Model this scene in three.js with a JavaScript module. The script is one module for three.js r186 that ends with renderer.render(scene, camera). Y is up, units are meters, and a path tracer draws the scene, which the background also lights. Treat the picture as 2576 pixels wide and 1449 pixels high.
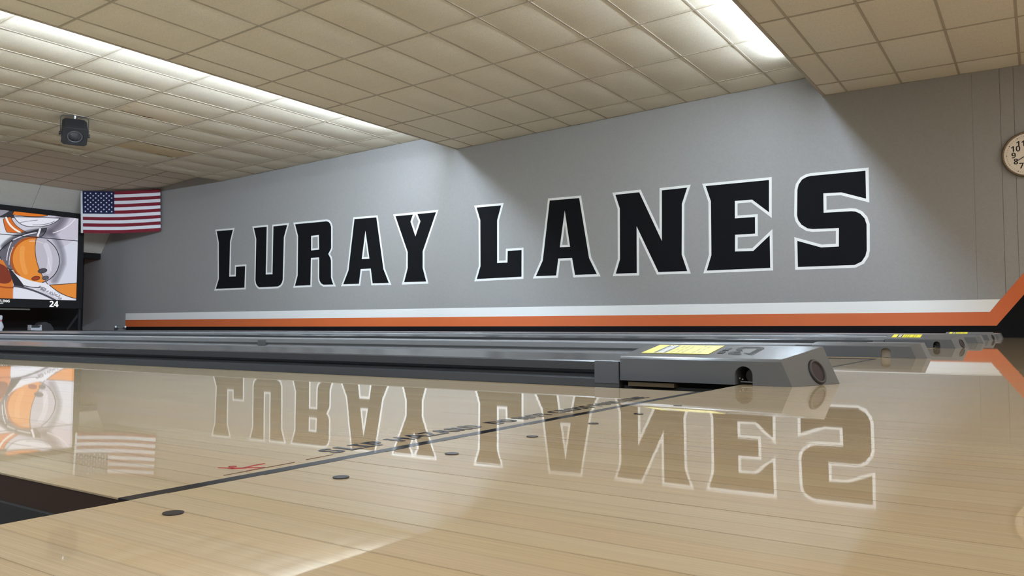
import * as THREE from 'three';
import { mergeGeometries } from 'three/addons/utils/BufferGeometryUtils.js';
import { ConvexGeometry } from 'three/addons/geometries/ConvexGeometry.js';
import { RoundedBoxGeometry } from 'three/addons/geometries/RoundedBoxGeometry.js';
import { TextGeometry } from 'three/addons/geometries/TextGeometry.js';
import { FontLoader } from 'three/addons/loaders/FontLoader.js';
import { RectAreaLightUniformsLib } from 'three/addons/lights/RectAreaLightUniformsLib.js';
import { Brush, Evaluator, SUBTRACTION } from 'three-bvh-csg';

// ---------------------------------------------------------------- camera, exposure, light levels
// world: x runs along the foul line towards the lettered wall, -z runs down the lanes, y = 0 is the approach
const scene = new THREE.Scene();
scene.background = new THREE.Color(0x000000);
const camera = new THREE.PerspectiveCamera(39.88, 2576 / 1449, 0.02, 80);
camera.position.set(0, 0.1141, 0.5045);
camera.rotation.order = 'YXZ';
camera.rotation.set(THREE.MathUtils.degToRad(2.862), THREE.MathUtils.degToRad(-56.356), THREE.MathUtils.degToRad(0.031));
scene.add(camera);
const renderer = new THREE.WebGLRenderer({ antialias: true });
renderer.toneMapping = THREE.LinearToneMapping;
renderer.toneMappingExposure = 1.25;
renderer.shadowMap.enabled = true;
renderer.shadowMap.type = THREE.PCFSoftShadowMap;
RectAreaLightUniformsLib.init();
const TUBE_COLOR = new THREE.Color().setRGB(0.74, 0.90, 1.09);
const TUBE_LIGHT = 122;          // radiance of the lamp rows behind the ceiling steps
const TUBE_GLOW = 9;            // what the eye sees of the tube itself
const ROOM_COLOR = new THREE.Color().setRGB(1.0, 0.96, 0.90);
const ROOM_LIGHT = 31;         // unseen warm panels added behind the camera as fill light
const SCREEN_GLOW = 0.77;

// ---------------------------------------------------------------- helpers
let seed = 7;
const rnd = () => { seed = (seed * 1664525 + 1013904223) % 4294967296; return seed / 4294967296; };
const names = {};
function numbered(n) { const k = names[n] = (names[n] ?? -1) + 1; return k ? `${n}_${String(k).padStart(3, '0')}` : n; }
function tag(o, label, category, group) { o.userData.label = label; o.userData.category = category; if (group) o.userData.group = group; return o; }
function thing(name, label, category, [x, y, z] = [0, 0, 0], turn = 0, group) {
  const o = new THREE.Group(); o.name = numbered(name); o.position.set(x, y, z); o.rotation.y = turn; scene.add(o);
  return tag(o, label, category, group);
}
function struct(name) { const o = new THREE.Group(); o.name = numbered(name); o.userData.kind = 'structure'; scene.add(o); return o; }
function part(name, geo, mat, parent, pos, label) {
  const m = new THREE.Mesh(geo, mat); m.name = name; m.castShadow = m.receiveShadow = true;
  if (pos) m.position.set(...pos);
  if (label) m.userData.label = label;
  parent.add(m); return m;
}
const box = (w, h, d, x = 0, y = 0, z = 0) => new THREE.BoxGeometry(w, h, d).translate(x, y, z);
const span = (x0, x1, y0, y1, z0, z1) => box(x1 - x0, y1 - y0, z1 - z0, (x0 + x1) / 2, (y0 + y1) / 2, (z0 + z1) / 2);
const shapeOf = (pts) => new THREE.Shape(pts.map(([a, b]) => new THREE.Vector2(a, b)));
const pathOf = (pts) => new THREE.Path(pts.map(([a, b]) => new THREE.Vector2(a, b)));
function offsetPoly(pts, d) {           // mitred offset, d > 0 grows
  const n = pts.length; let area = 0;
  for (let i = 0; i < n; i++) { const [a, b] = pts[i], [c, e] = pts[(i + 1) % n]; area += a * e - c * b; }
  const s = area > 0 ? 1 : -1;
  return pts.map((p, i) => {
    const q = pts[(i + n - 1) % n], r = pts[(i + 1) % n];
    const u = [p[0] - q[0], p[1] - q[1]], v = [r[0] - p[0], r[1] - p[1]];
    const lu = Math.hypot(...u), lv = Math.hypot(...v);
    const n1 = [s * u[1] / lu, -s * u[0] / lu], n2 = [s * v[1] / lv, -s * v[0] / lv];
    const k = d / (1 + n1[0] * n2[0] + n1[1] * n2[1]);
    return [p[0] + (n1[0] + n2[0]) * k, p[1] + (n1[1] + n2[1]) * k];
  });
}
// value noise, periodic in both directions
function noiseGrid(n, s0) { const a = new Float32Array(n * n); let s = s0; for (let i = 0; i < n * n; i++) { s = (s * 1664525 + 1013904223) % 4294967296; a[i] = s / 4294967296; } return a; }
function sampleGrid(a, n, u, v) {
  const x = ((u % 1) + 1) % 1 * n, y = ((v % 1) + 1) % 1 * n, i = Math.floor(x), j = Math.floor(y);
  let f = x - i, g = y - j; f = f * f * (3 - 2 * f); g = g * g * (3 - 2 * g);
  const q = (p, r) => a[((r + n) % n) * n + ((p + n) % n)];
  return (q(i, j) * (1 - f) + q(i + 1, j) * f) * (1 - g) + (q(i, j + 1) * (1 - f) + q(i + 1, j + 1) * f) * g;
}
function dataTexture(w, h, fn, srgb = true) {
  const d = new Uint8Array(w * h * 4);
  for (let j = 0; j < h; j++) for (let i = 0; i < w; i++) {
    const c = fn(i / w, j / h), k = (j * w + i) * 4;
    d[k] = Math.max(0, Math.min(255, c[0])); d[k + 1] = Math.max(0, Math.min(255, c[1])); d[k + 2] = Math.max(0, Math.min(255, c[2])); d[k + 3] = 255;
  }
  const t = new THREE.DataTexture(d, w, h); t.wrapS = t.wrapT = THREE.RepeatWrapping; t.magFilter = THREE.LinearFilter; t.minFilter = THREE.LinearMipmapLinearFilter; t.generateMipmaps = true;
  if (srgb) t.colorSpace = THREE.SRGBColorSpace; t.needsUpdate = true; return t;
}
function canvasTexture(w, h, draw) {
  const c = document.createElement('canvas'); c.width = w; c.height = h; draw(c.getContext('2d'), w, h);
  const t = new THREE.CanvasTexture(c); t.colorSpace = THREE.SRGBColorSpace; t.magFilter = THREE.LinearFilter; return t;
}
const std = (color, roughness = 0.6, extra = {}) => new THREE.MeshStandardMaterial({ color, roughness, ...extra });
const lin = (r, g, b) => new THREE.Color().setRGB(r, g, b);

function uvMetres(g, k = 1) {            // planar uv in metres, by the way each face points
  const p = g.attributes.position, n = g.attributes.normal, uv = new Float32Array(p.count * 2);
  for (let i = 0; i < p.count; i++) {
    const ax = Math.abs(n.getX(i)), ay = Math.abs(n.getY(i)), az = Math.abs(n.getZ(i));
    const [a, b] = ax >= ay && ax >= az ? [p.getZ(i), p.getY(i)] : ay >= az ? [p.getX(i), p.getZ(i)] : [p.getX(i), p.getY(i)];
    uv[2 * i] = a * k; uv[2 * i + 1] = b * k;
  }
  g.setAttribute('uv', new THREE.BufferAttribute(uv, 2)); return g;
}

// ---------------------------------------------------------------- materials
const nA = noiseGrid(64, 11), nB = noiseGrid(256, 23), nC = noiseGrid(16, 5);
// maple grain: u across the board, v along it
const grainTex = dataTexture(256, 512, (u, v) => {
  const g = sampleGrid(nB, 256, u * 0.5, v * 0.03) * 0.5 + sampleGrid(nA, 64, u * 2, v * 0.25) * 0.3 + sampleGrid(nC, 16, u, v) * 0.2;
  const k = 230 + (g - 0.5) * 40, e = Math.min(u, 1 - u), f = e < 0.07 ? -15 * (1 - e / 0.07) * (0.5 + sampleGrid(nA, 64, 0.3, v * 0.4)) : 0;
  return [k + f, k - 2 + f, k - 6 + f];
});
const woodTones = [[0.563, 0.453, 0.295], [0.576, 0.466, 0.308], [0.55, 0.436, 0.282], [0.585, 0.48, 0.317], [0.559, 0.449, 0.304], [0.572, 0.449, 0.286]];
const woodMats = woodTones.map(([r, g, b]) => new THREE.MeshPhysicalMaterial({ color: lin(r, g, b), map: grainTex, roughness: 0.02, ior: 1.68 }));
// a field of boards too fine to tell apart: 15 boards per 0.41 m
const fieldTex = dataTexture(512, 512, (u, v) => {
  const b = Math.floor(u * 15), e = Math.abs(u * 15 - b - 0.5) > 0.485 ? -12 : 0;
  const t = (nA[(b * 7) % 640] - 0.5) * 18, g = (sampleGrid(nB, 256, u * 3, v * 0.05) - 0.5) * 30;
  const k = 222 + t + g + e; return [k, k - 3, k - 8];
});
const fieldMat = new THREE.MeshPhysicalMaterial({ color: lin(0.563, 0.453, 0.30), map: fieldTex, roughness: 0.02, ior: 1.68 });
const speck = dataTexture(256, 256, (u, v) => {
  const g = sampleGrid(nB, 256, u, v) * 0.6 + sampleGrid(nA, 64, u, v) * 0.4, k = 240 + (g - 0.5) * 14; return [k, k, k];
});
const tileTex = dataTexture(256, 256, (u, v) => {
  const f = sampleGrid(nB, 256, u, v), g = sampleGrid(nA, 64, u, v), h = sampleGrid(nC, 16, u, v);
  const k = 232 + (f - 0.5) * 34 + (g - 0.5) * 20 + (h - 0.5) * 14; return [k, k - (h * 5), k - 4 - (h * 12)];
});
tileTex.repeat.set(5, 2.6);
const tileMats = [[0.80, 0.73, 0.63], [0.81, 0.745, 0.645], [0.79, 0.715, 0.61]].map(([r, g, b]) => std(lin(r, g, b), 0.9, { map: tileTex }));
const stainMaps = [0, 1].map((q) => canvasTexture(512, 256, (c, w, h) => {
  c.fillStyle = '#e6e0d4'; c.fillRect(0, 0, w, h);
  let s = 77 + q * 13; const r = () => { s = (s * 1664525 + 1013904223) % 4294967296; return s / 4294967296; };
  const blob = (x0, y0, x1, y1, wd, col) => { c.strokeStyle = col; c.lineCap = 'round'; c.lineWidth = wd; c.beginPath(); c.moveTo(x0, y0); for (let i = 1; i <= 12; i++) c.lineTo(x0 + (x1 - x0) * i / 12 + (r() - 0.5) * 8, y0 + (y1 - y0) * i / 12 + (r() - 0.5) * 10); c.stroke(); };
  if (q === 0) {
    c.fillStyle = '#dbd0b8'; c.beginPath(); c.moveTo(0, 12); for (let i = 0; i <= 20; i++) c.lineTo(i * w / 20, 14 + r() * 14); c.lineTo(w, h); c.lineTo(0, h); c.fill();
    blob(0, 16, w, 22, 7, '#8d7448'); blob(120, 14, 420, 26, 9, '#86693c'); blob(330, 226, 470, 236, 14, '#93794e'); blob(20, 40, 160, 56, 4, '#b7a27a');
  } else { blob(60, 224, 250, 238, 9, '#8d7448'); blob(210, 240, 270, 232, 14, '#7d6136'); blob(20, 120, 60, 128, 4, '#b49c72'); }
}));
const stainMats = stainMaps.map((map) => std(lin(0.79, 0.715, 0.61), 0.9, { map }));
const gridMat = std(lin(0.38, 0.32, 0.24), 0.65);
const fasciaMat = std(lin(0.55, 0.49, 0.39), 0.85, { map: speck });
const wallMat = std(lin(0.345, 0.338, 0.33), 0.75, { map: speck });
const whitePaint = std(lin(0.82, 0.82, 0.80), 0.6);
const blackPaint = new THREE.MeshPhysicalMaterial({ color: lin(0.006, 0.0062, 0.0075), roughness: 0.8, specularIntensity: 0.25 });
const orangePaint = std(lin(0.62, 0.135, 0.035), 0.6);
const greyPlastic = new THREE.MeshPhysicalMaterial({ color: lin(0.105, 0.112, 0.122), roughness: 0.17, ior: 1.5 });
const greyRail = new THREE.MeshPhysicalMaterial({ color: lin(0.045, 0.048, 0.053), roughness: 0.22, ior: 1.5 });
const paleRail = new THREE.MeshPhysicalMaterial({ color: lin(0.21, 0.22, 0.232), roughness: 0.24, ior: 1.5 });
const clipGrey = std(lin(0.10, 0.105, 0.115), 0.35);
const black = std(lin(0.012, 0.012, 0.013), 0.6);
const pitBlack = std(lin(0.006, 0.006, 0.006), 0.95);
const gutterMat = std(lin(0.005, 0.005, 0.005), 0.7);
const laneSide = std(lin(0.026, 0.011, 0.005), 0.85);
const foulBlack = new THREE.MeshPhysicalMaterial({ color: lin(0.02, 0.02, 0.023), roughness: 0.06, ior: 1.5 });
const markBlack = new THREE.MeshPhysicalMaterial({ color: lin(0.025, 0.024, 0.03), roughness: 0.07, ior: 1.5 });
const markRed = new THREE.MeshPhysicalMaterial({ color: lin(0.35, 0.03, 0.035), roughness: 0.07, ior: 1.5 });
const chrome = std(lin(0.75, 0.76, 0.78), 0.12, { metalness: 1 });
const metalGrey = std(lin(0.35, 0.36, 0.37), 0.4, { metalness: 0.7 });

// ---------------------------------------------------------------- setting: right wall with its painted lettering and bands
const WX = 11.394;
const wall = struct('wall_right');
part('wall_panel', uvMetres(span(WX, WX + 0.16, -0.2, 4.1, -21.2, -0.1405), 0.7), wallMat, wall);
part('wall_panel', uvMetres(span(WX, WX + 0.16, -0.2, 4.1, -0.139, 0.158), 0.7), wallMat, wall);
part('wall_panel', uvMetres(span(WX, WX + 0.16, -0.2, 4.1, 0.161, 0.302), 0.7), wallMat, wall);
part('wall_panel', uvMetres(span(WX, WX + 0.16, -0.2, 4.1, 0.305, 1.45), 0.7), wallMat, wall);
part('wall_panel', uvMetres(span(WX, WX + 0.16, -0.2, 4.1, 1.455, 9.2), 0.7), wallMat, wall);
part('wall_core', span(WX + 0.02, WX + 0.18, -0.2, 4.1, -21.2, 9.2), wallMat, wall);
function onWall(shape, from, depth) {           // shape in (z, y); stands off the wall towards the lanes
  return new THREE.ExtrudeGeometry(shape, { depth, bevelEnabled: false, curveSegments: 6 }).translate(0, 0, from).rotateY(-Math.PI / 2).translate(WX, 0, 0);
}
const mm = (pts) => pts.map(([a, b]) => [a / 1000, b / 1000]);
// letter outlines on the wall in millimetres (z, y)
const letters = {
  L1: [[-15311, 2373], [-14613, 2364], [-14725, 2061], [-14731, 1304], [-14577, 1302], [-14574, 1518], [-14180, 1520], [-14192, 960], [-15306, 963], [-15182, 1236], [-15211, 2065]],
  U: [[-13998, 2356], [-13472, 2353], [-13479, 1306], [-13336, 1304], [-13330, 2345], [-12793, 2343], [-12911, 2041], [-12926, 1130], [-12959, 1049], [-13019, 992], [-13115, 957], [-13740, 955], [-13814, 996], [-13875, 1064], [-13898, 1150], [-13893, 2060]],
  R: [[-12659, 2342], [-11652, 2334], [-11572, 2313], [-11515, 2258], [-11479, 2176], [-11472, 1732], [-11490, 1688], [-11544, 1618], [-11496, 1553], [-11471, 1485], [-11465, 1143], [-11432, 1058], [-11363, 947], [-11732, 953], [-11814, 991], [-11871, 1061], [-11889, 1130], [-11896, 1522], [-12065, 1522], [-12070, 956], [-12635, 953], [-12538, 1221], [-12543, 2036]],
  Rh: [[-12068, 1988], [-11910, 1990], [-11900, 1758], [-12064, 1755]],
  A1: [[-10894, 2320], [-10235, 2307], [-10033, 1261], [-9861, 934], [-10383, 940], [-10435, 1232], [-10642, 1232], [-10686, 941], [-11218, 946], [-11047, 1272]],
  A1h: [[-10552, 1826], [-10487, 1504], [-10605, 1505]],
  Y: [[-9830, 2293], [-8713, 2290], [-9043, 1531], [-9041, 1237], [-8940, 929], [-9594, 932], [-9491, 1239], [-9489, 1543]],
  Yh: [[-9270, 2252], [-9190, 2111], [-9265, 1931], [-9344, 2118]],
  Yb: [[-9768, 2254], [-9330, 2251], [-9389, 2121], [-9264, 1828], [-9143, 2108], [-9218, 2252], [-8769, 2250], [-9084, 1539], [-9082, 1228], [-8995, 971], [-9536, 976], [-9448, 1243], [-9451, 1547]],
  L2: [[-7893, 2299], [-7253, 2291], [-7352, 1992], [-7351, 1283], [-7209, 1282], [-7205, 1485], [-6841, 1484], [-6842, 948], [-7885, 938], [-7787, 1212], [-7794, 2019]],
  A2: [[-6349, 2290], [-5719, 2280], [-5536, 1255], [-5367, 938], [-5867, 939], [-5921, 1223], [-6119, 1225], [-6160, 944], [-6655, 946], [-6491, 1257]],
  A2h: [[-6025, 1826], [-5970, 1485], [-6079, 1487]],
  N: [[-5149, 2273], [-4658, 2275], [-4347, 1616], [-4341, 2269], [-3838, 2272], [-3942, 1985], [-3953, 1226], [-3852, 927], [-4395, 931], [-4692, 1538], [-4694, 929], [-5150, 934], [-5060, 1203], [-5057, 2001]],
  E: [[-3658, 2267], [-2631, 2261], [-2640, 1675], [-2929, 1923], [-3129, 1925], [-3131, 1748], [-2838, 1745], [-2841, 1428], [-3133, 1429], [-3136, 1263], [-2923, 1258], [-2634, 1515], [-2633, 925], [-3657, 923], [-3568, 1196], [-3566, 1984]],
  S: [[-1355, 2254], [-1355, 1783], [-1710, 1914], [-1897, 1921], [-1898, 1730], [-1582, 1725], [-1519, 1715], [-1443, 1672], [-1383, 1595], [-1356, 1500], [-1361, 1141], [-1380, 1060], [-1438, 970], [-1545, 918], [-2330, 922], [-2333, 1382], [-1971, 1256], [-1787, 1256], [-1783, 1431], [-2089, 1439], [-2171, 1457], [-2263, 1523], [-2313, 1602], [-2330, 1679], [-2319, 2047], [-2299, 2131], [-2241, 2212], [-2167, 2248], [-2105, 2259]],
};
for (const k of ['L1', 'U', 'R', 'A1', 'Y', 'L2', 'A2', 'N', 'E', 'S']) {
  const outer = mm(letters[k]), hole = letters[k + 'h'] && mm(letters[k + 'h']);
  const w = shapeOf(outer); if (hole) w.holes.push(pathOf(hole));
  const letter = part('painted_letter', onWall(w, 0, 0.0025), whitePaint, wall, null, 'white outline of the painted letter ' + k[0]);
  const f = shapeOf(letters[k + 'b'] ? mm(letters[k + 'b']) : offsetPoly(outer, -0.039));
  if (hole && !letters[k + 'b']) f.holes.push(pathOf(offsetPoly(hole, 0.037)));
  part('letter_fill', onWall(f, 0.0025, 0.001), blackPaint, letter, null, 'black fill of the letter ' + k[0]);
}
part('painted_stripe', onWall(shapeOf([[-18.9, 0.474], [0.099, 0.465], [-0.014, 0.311], [-18.9, 0.306]]), 0, 0.002), whitePaint, wall, null, 'white band along the foot of the wall');
part('painted_stripe', onWall(shapeOf([[-18.9, 0.306], [-0.014, 0.311], [1.4, 2.13], [1.4, 1.87], [0.053, 0.142], [-18.9, 0.132]]), 0, 0.002), orangePaint, wall, null, 'orange band that turns up at its right end');
part('painted_stripe', onWall(shapeOf([[-18.9, 0.132], [0.053, 0.142], [1.4, 1.87], [1.4, 0.0], [-18.9, 0.0]]), 0, 0.0015), blackPaint, wall, null, 'black band at the foot of the wall');

// ---------------------------------------------------------------- setting: remaining shell
const shellMat = std(lin(0.62, 0.58, 0.52), 0.85, { map: speck });
const wl = struct('wall_left'); part('wall_panel', uvMetres(span(-14.4, -14.2, -0.2, 4.1, -21.2, 9.2), 0.7), shellMat, wl);
const wb = struct('wall_back'); part('wall_panel', uvMetres(span(-14.2, WX, -0.2, 4.1, 9.0, 9.2), 0.7), shellMat, wb);
const we = struct('wall_end'); part('wall_panel', uvMetres(span(-14.2, WX, -0.3, 4.1, -21.2, -20.95), 0.7), pitBlack, we);
const roof = struct('ceiling_deck'); part('roof_slab', span(-14.4, WX + 0.18, 4.0, 4.12, -21.2, 9.2), fasciaMat, roof);

// ---------------------------------------------------------------- setting: stepped ceiling of sagging tiles
// a tile is a shallow pillow: it sags between its runners
function pillow(sag) {
  const g = new THREE.PlaneGeometry(1, 1, 6, 8).rotateX(Math.PI / 2);   // faces down
  const p = g.attributes.position;
  for (let i = 0; i < p.count; i++) {
    const u = p.getX(i) * 2, v = p.getZ(i) * 2;
    p.setY(i, -sag * (1 - u * u * u * u) * (1 - v * v));
  }
  g.computeVertexNormals(); return g;
}
const pillows = [0.015, 0.018, 0.013].map(pillow);
const edgeStrip = 0.024;
function ceilingSection(xs, zs, yAt, stains, fieldTo) {
  const c = struct('ceiling');
  const z0 = zs[0], z1 = zs[zs.length - 1], len = Math.hypot(z1 - z0, yAt(z1) - yAt(z0)), tilt = Math.atan2(yAt(z0) - yAt(z1), z0 - z1);
  for (let i = 0; i + 1 < xs.length; i++) for (let j = 0; j + 1 < zs.length; j++) {
    const xm = (xs[i] + xs[i + 1]) / 2, zm = (zs[j] + zs[j + 1]) / 2;
    const st = stains?.find((s) => s[0] === i && s[1] === j);
    const m = part('ceiling_tile', pillows[Math.floor(rnd() * 3)], st ? stainMats[st[2]] : tileMats[Math.floor(rnd() * 3)], c);
    m.scale.set(Math.abs(xs[i] - xs[i + 1]) - 0.002, 1, (Math.abs(zs[j] - zs[j + 1]) - 0.002));
    m.position.set(xm, yAt(zm) + (rnd() - 0.5) * 0.003, zm); m.rotation.x = -tilt;
  }
  const xEnd = fieldTo, xv = xs[xs.length - 1];
  const zc = (z0 + z1) / 2;
  for (const x of xs.slice(1)) { const m = part('grid_runner', box(edgeStrip, 0.016, len - 0.004), gridMat, c); m.position.set(x, yAt(zc) + 0.001, zc); m.rotation.x = -tilt; }
  for (const z of zs.slice(1, -1)) { const m = part('grid_runner', box(xs[0] - xv, 0.014, 0.024), gridMat, c); m.position.set((xs[0] + xv) / 2, yAt(z) + 0.001, z); m.rotation.x = -tilt; }
  if (xEnd < xv) { const m = part('ceiling_slab', box(xv - xEnd, 0.02, len - 0.004), tileMats[0], c); m.position.set((xv + xEnd) / 2, yAt(zc) + 0.012, zc); m.rotation.x = -tilt; }
  { const m = part('edge_angle', box(0.02, 0.02, len - 0.01), gridMat, c); m.position.set(WX - 0.011, yAt(zc) + 0.008, zc); m.rotation.x = -tilt; }
  return c;
}
const steps = (a, b, n) => Array.from({ length: n + 1 }, (_, i) => a + (b - a) * i / n);
const y1 = () => 3.322, y2 = (z) => 3.615 + 0.038 * (z + 1.9), y3 = (z) => 3.694 + 0.0309 * (z + 8.28), y4 = (z) => 3.73 + 0.0678 * (z + 15.08);
ceilingSection([WX, 10.86, 9.575, 8.29, 7.0, 5.715, 4.43], [3.0, 2.34, 1.69, 1.04, 0.38, -0.27, -0.93, -1.6, -1.9].map((z) => z), y1, null, -14.2);
ceilingSection([WX, 10.76, 9.475, 8.19, 6.9, 5.61, 4.32, 3.03], [-1.9, -2.55, -3.21, -3.88, -4.55, -5.23, -5.9, -6.58, -7.25, -7.92, -8.28], y2, null, -14.2);
ceilingSection([WX, 10.77, 9.44, 8.13, 6.83, 5.53, 4.25, 2.96], [-8.28, -8.95, -9.63, -10.33, -11.03, -11.75, -12.46, -13.22, -13.92, -14.6, -15.08], y3, [[2, 7, 0], [3, 4, 1], [3, 8, 1]], -14.2);
ceilingSection([WX, 10.57, 9.25, 7.93, 6.62, 5.3], [-15.08, -15.88, -16.45, -17.03, -17.7, -18.35, -19.0], y4, null, -14.2);
{ const c = struct('ceiling'); part('ceiling_slab', span(-14.2, WX, 3.322, 3.342, 3.0, 9.0), tileMats[0], c); }
// the vertical faces of the three steps, a thin trim under each
[[-1.9, 3.318, 3.66], [-8.28, 3.368, 3.74], [-15.08, 3.48, 3.78]].forEach(([z, a, b]) => {
  const t = struct('trim');
  part('step_face', span(-14.2, WX - 0.002, a, b, z - 0.022, z - 0.002), fasciaMat, t);
  part('edge_strip', span(-14.2, WX - 0.002, a - 0.004, a + 0.012, z - 0.026, z + 0.012), gridMat, t);
});
// sloping soffit over the screens
{
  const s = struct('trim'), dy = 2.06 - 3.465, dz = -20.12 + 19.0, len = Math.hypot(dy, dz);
  const soffitMat = std(lin(0.62, 0.59, 0.52), 0.85, { map: speck });
  for (const [x0, x1] of [[9.302, WX - 0.004], [6.4, 9.294], [3.5, 6.392], [-14.2, 3.492]]) {
    const m = part('soffit_panel', box(x1 - x0, 0.02, len), soffitMat, s);
    m.position.set((x0 + x1) / 2, 3.465 + dy / 2 + 0.008, -19.0 + dz / 2 - 0.008); m.rotation.x = Math.atan2(dy, -dz);
  }
  part('soffit_shade_box', span(-14.2, WX - 0.004, 1.91, 2.05, -20.3, -20.14), pitBlack, s);  // black box added for the shadowed gap under the soffit end
}

// ---------------------------------------------------------------- setting: approach floor, board by board near the camera
const floor = struct('floor');
const BW = 0.02736;
function boardGeo(len, t) {
  const w = BW, g = box(w - 0.0001, t, len, 0, -t / 2, 0), uv = g.attributes.uv, p = g.attributes.position;
  for (let i = 0; i < uv.count; i++) uv.setXY(i, p.getX(i) / BW + 0.5, p.getZ(i) / 0.9);
  return g;
}
function boardSet(n, len, t = 0.02) { return Array.from({ length: n }, (_, k) => { const g = boardGeo(len, t); const uv = g.attributes.uv; for (let i = 0; i < uv.count; i++) uv.setXY(i, uv.getX(i), uv.getY(i) + k * 0.61); return g; }); }
{
  const X0 = 0.302 - 30 * BW, kinds = boardSet(6, 4.6);
  for (let i = 0; i < 116; i++) {
    const m = part('board', kinds[Math.floor(rnd() * 6)], woodMats[Math.floor(rnd() * 6)], floor, [X0 + (i + 0.5) * BW, (rnd() - 0.5) * 0.00008, 2.3]);
    m.rotation.z = (rnd() - 0.5) * 0.0009; m.rotation.x = (rnd() - 0.5) * 0.0001;
  }
  const X1 = X0 + 116 * BW, fields = [];
  const field = (x0, x1) => {
    for (let x = x0; x < x1 - 0.001; x += 0.41) {
      const w = Math.min(0.41, x1 - x), g = box(w - 0.0005, 0.02, 4.6, 0, -0.01, 0), uv = g.attributes.uv, p = g.attributes.position;
      for (let i = 0; i < uv.count; i++) uv.setXY(i, (p.getX(i) + w / 2) / 0.41, p.getZ(i) / 1.6 + x);
      g.rotateZ((rnd() - 0.5) * 0.0004); g.translate(x + w / 2, 0, 2.3); fields.push(g);
    }
  };
  field(X1, WX); field(-14.2, X0);
  const fm = part('board_field', mergeGeometries(fields), fieldMat, floor); fm.userData.kind = 'stuff';
  part('sub_floor', span(-14.2, WX, -0.3, -0.021, 0.001, 4.6), pitBlack, floor);
  part('seating_floor', span(-14.2, WX, -0.3, 0.0, 4.6, 9.0), std(lin(0.55, 0.50, 0.44), 0.7), floor);
  const left = uvMetres(span(-14.2, 0.085, -0.02, 0, -18.9, -0.002), 1 / 0.41); part('board_field', left, fieldMat, floor).userData.kind = 'stuff';
  part('sub_floor', span(-14.2, 0.08, -0.3, -0.021, -18.9, -0.003), pitBlack, floor);
  part('lane_bed', span(-14.2, WX, -0.34, -0.30, -20.95, 0.001), pitBlack, floor);
  const dot = new THREE.CylinderGeometry(0.0063, 0.0063, 0.0008, 20);
  for (const x of [0.296, 0.4367, 0.5735, 0.7103, 0.847, 0.974, 1.1107]) part('approach_dot', dot, markBlack, floor, [x, 0.0003, 0.0575]);
  part('side_floor', span(10.60, WX, -0.28, 0.012, -19.2, -0.002), black, floor);
}

// ---------------------------------------------------------------- lanes
const LW = 1.0668, LANE_END = -18.95;
const laneSpans = [[0.302, 1.3688], [2.071, 3.138], [3.774, 4.841], [5.595, 6.661], [7.298, 8.366], [9.115, 10.182]];
const laneWords = ['nearest bowling lane with black foul-line lettering and a red falling-figure mark', 'second bowling lane, just behind the nearest grey cap with the big yellow sticker', 'third bowling lane, behind the grey cap that has a pale arched hole',
  'fourth bowling lane, behind the second cap with a yellow sticker', 'fifth bowling lane, ending below the wide lit screen', 'farthest bowling lane, next to the lettered wall and its orange stripe'];
// half-round gutter as a thick trough along z
function troughGeo(x0, x1, z0, z1) {
  const w = x1 - x0, s = new THREE.Shape(), n = 12;
  s.moveTo(-w / 2, -0.02);
  for (let i = 0; i <= n; i++) { const a = Math.PI * i / n; s.lineTo(-Math.cos(a) * (w / 2 - 0.004), -0.02 - Math.sin(a) * 0.075); }
  s.lineTo(w / 2, -0.02); s.lineTo(w / 2, -0.12); s.lineTo(-w / 2, -0.12); s.closePath();
  return new THREE.ExtrudeGeometry(s, { depth: z1 - z0, bevelEnabled: false }).translate((x0 + x1) / 2, 0, z0);
}
const font = await new FontLoader().loadAsync('fonts/droid/droid_sans_bold.typeface.json');
const gutters = [[[0.09, 0.30], [1.371, 1.575]], [[1.891, 2.069], [3.14, 3.318]], [[3.522, 3.772], [4.843, 5.092]], [[5.408, 5.593], [6.663, 6.848]], [[7.052, 7.296], [8.368, 8.612]], [[8.928, 9.113], [10.184, 10.368]]];
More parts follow.
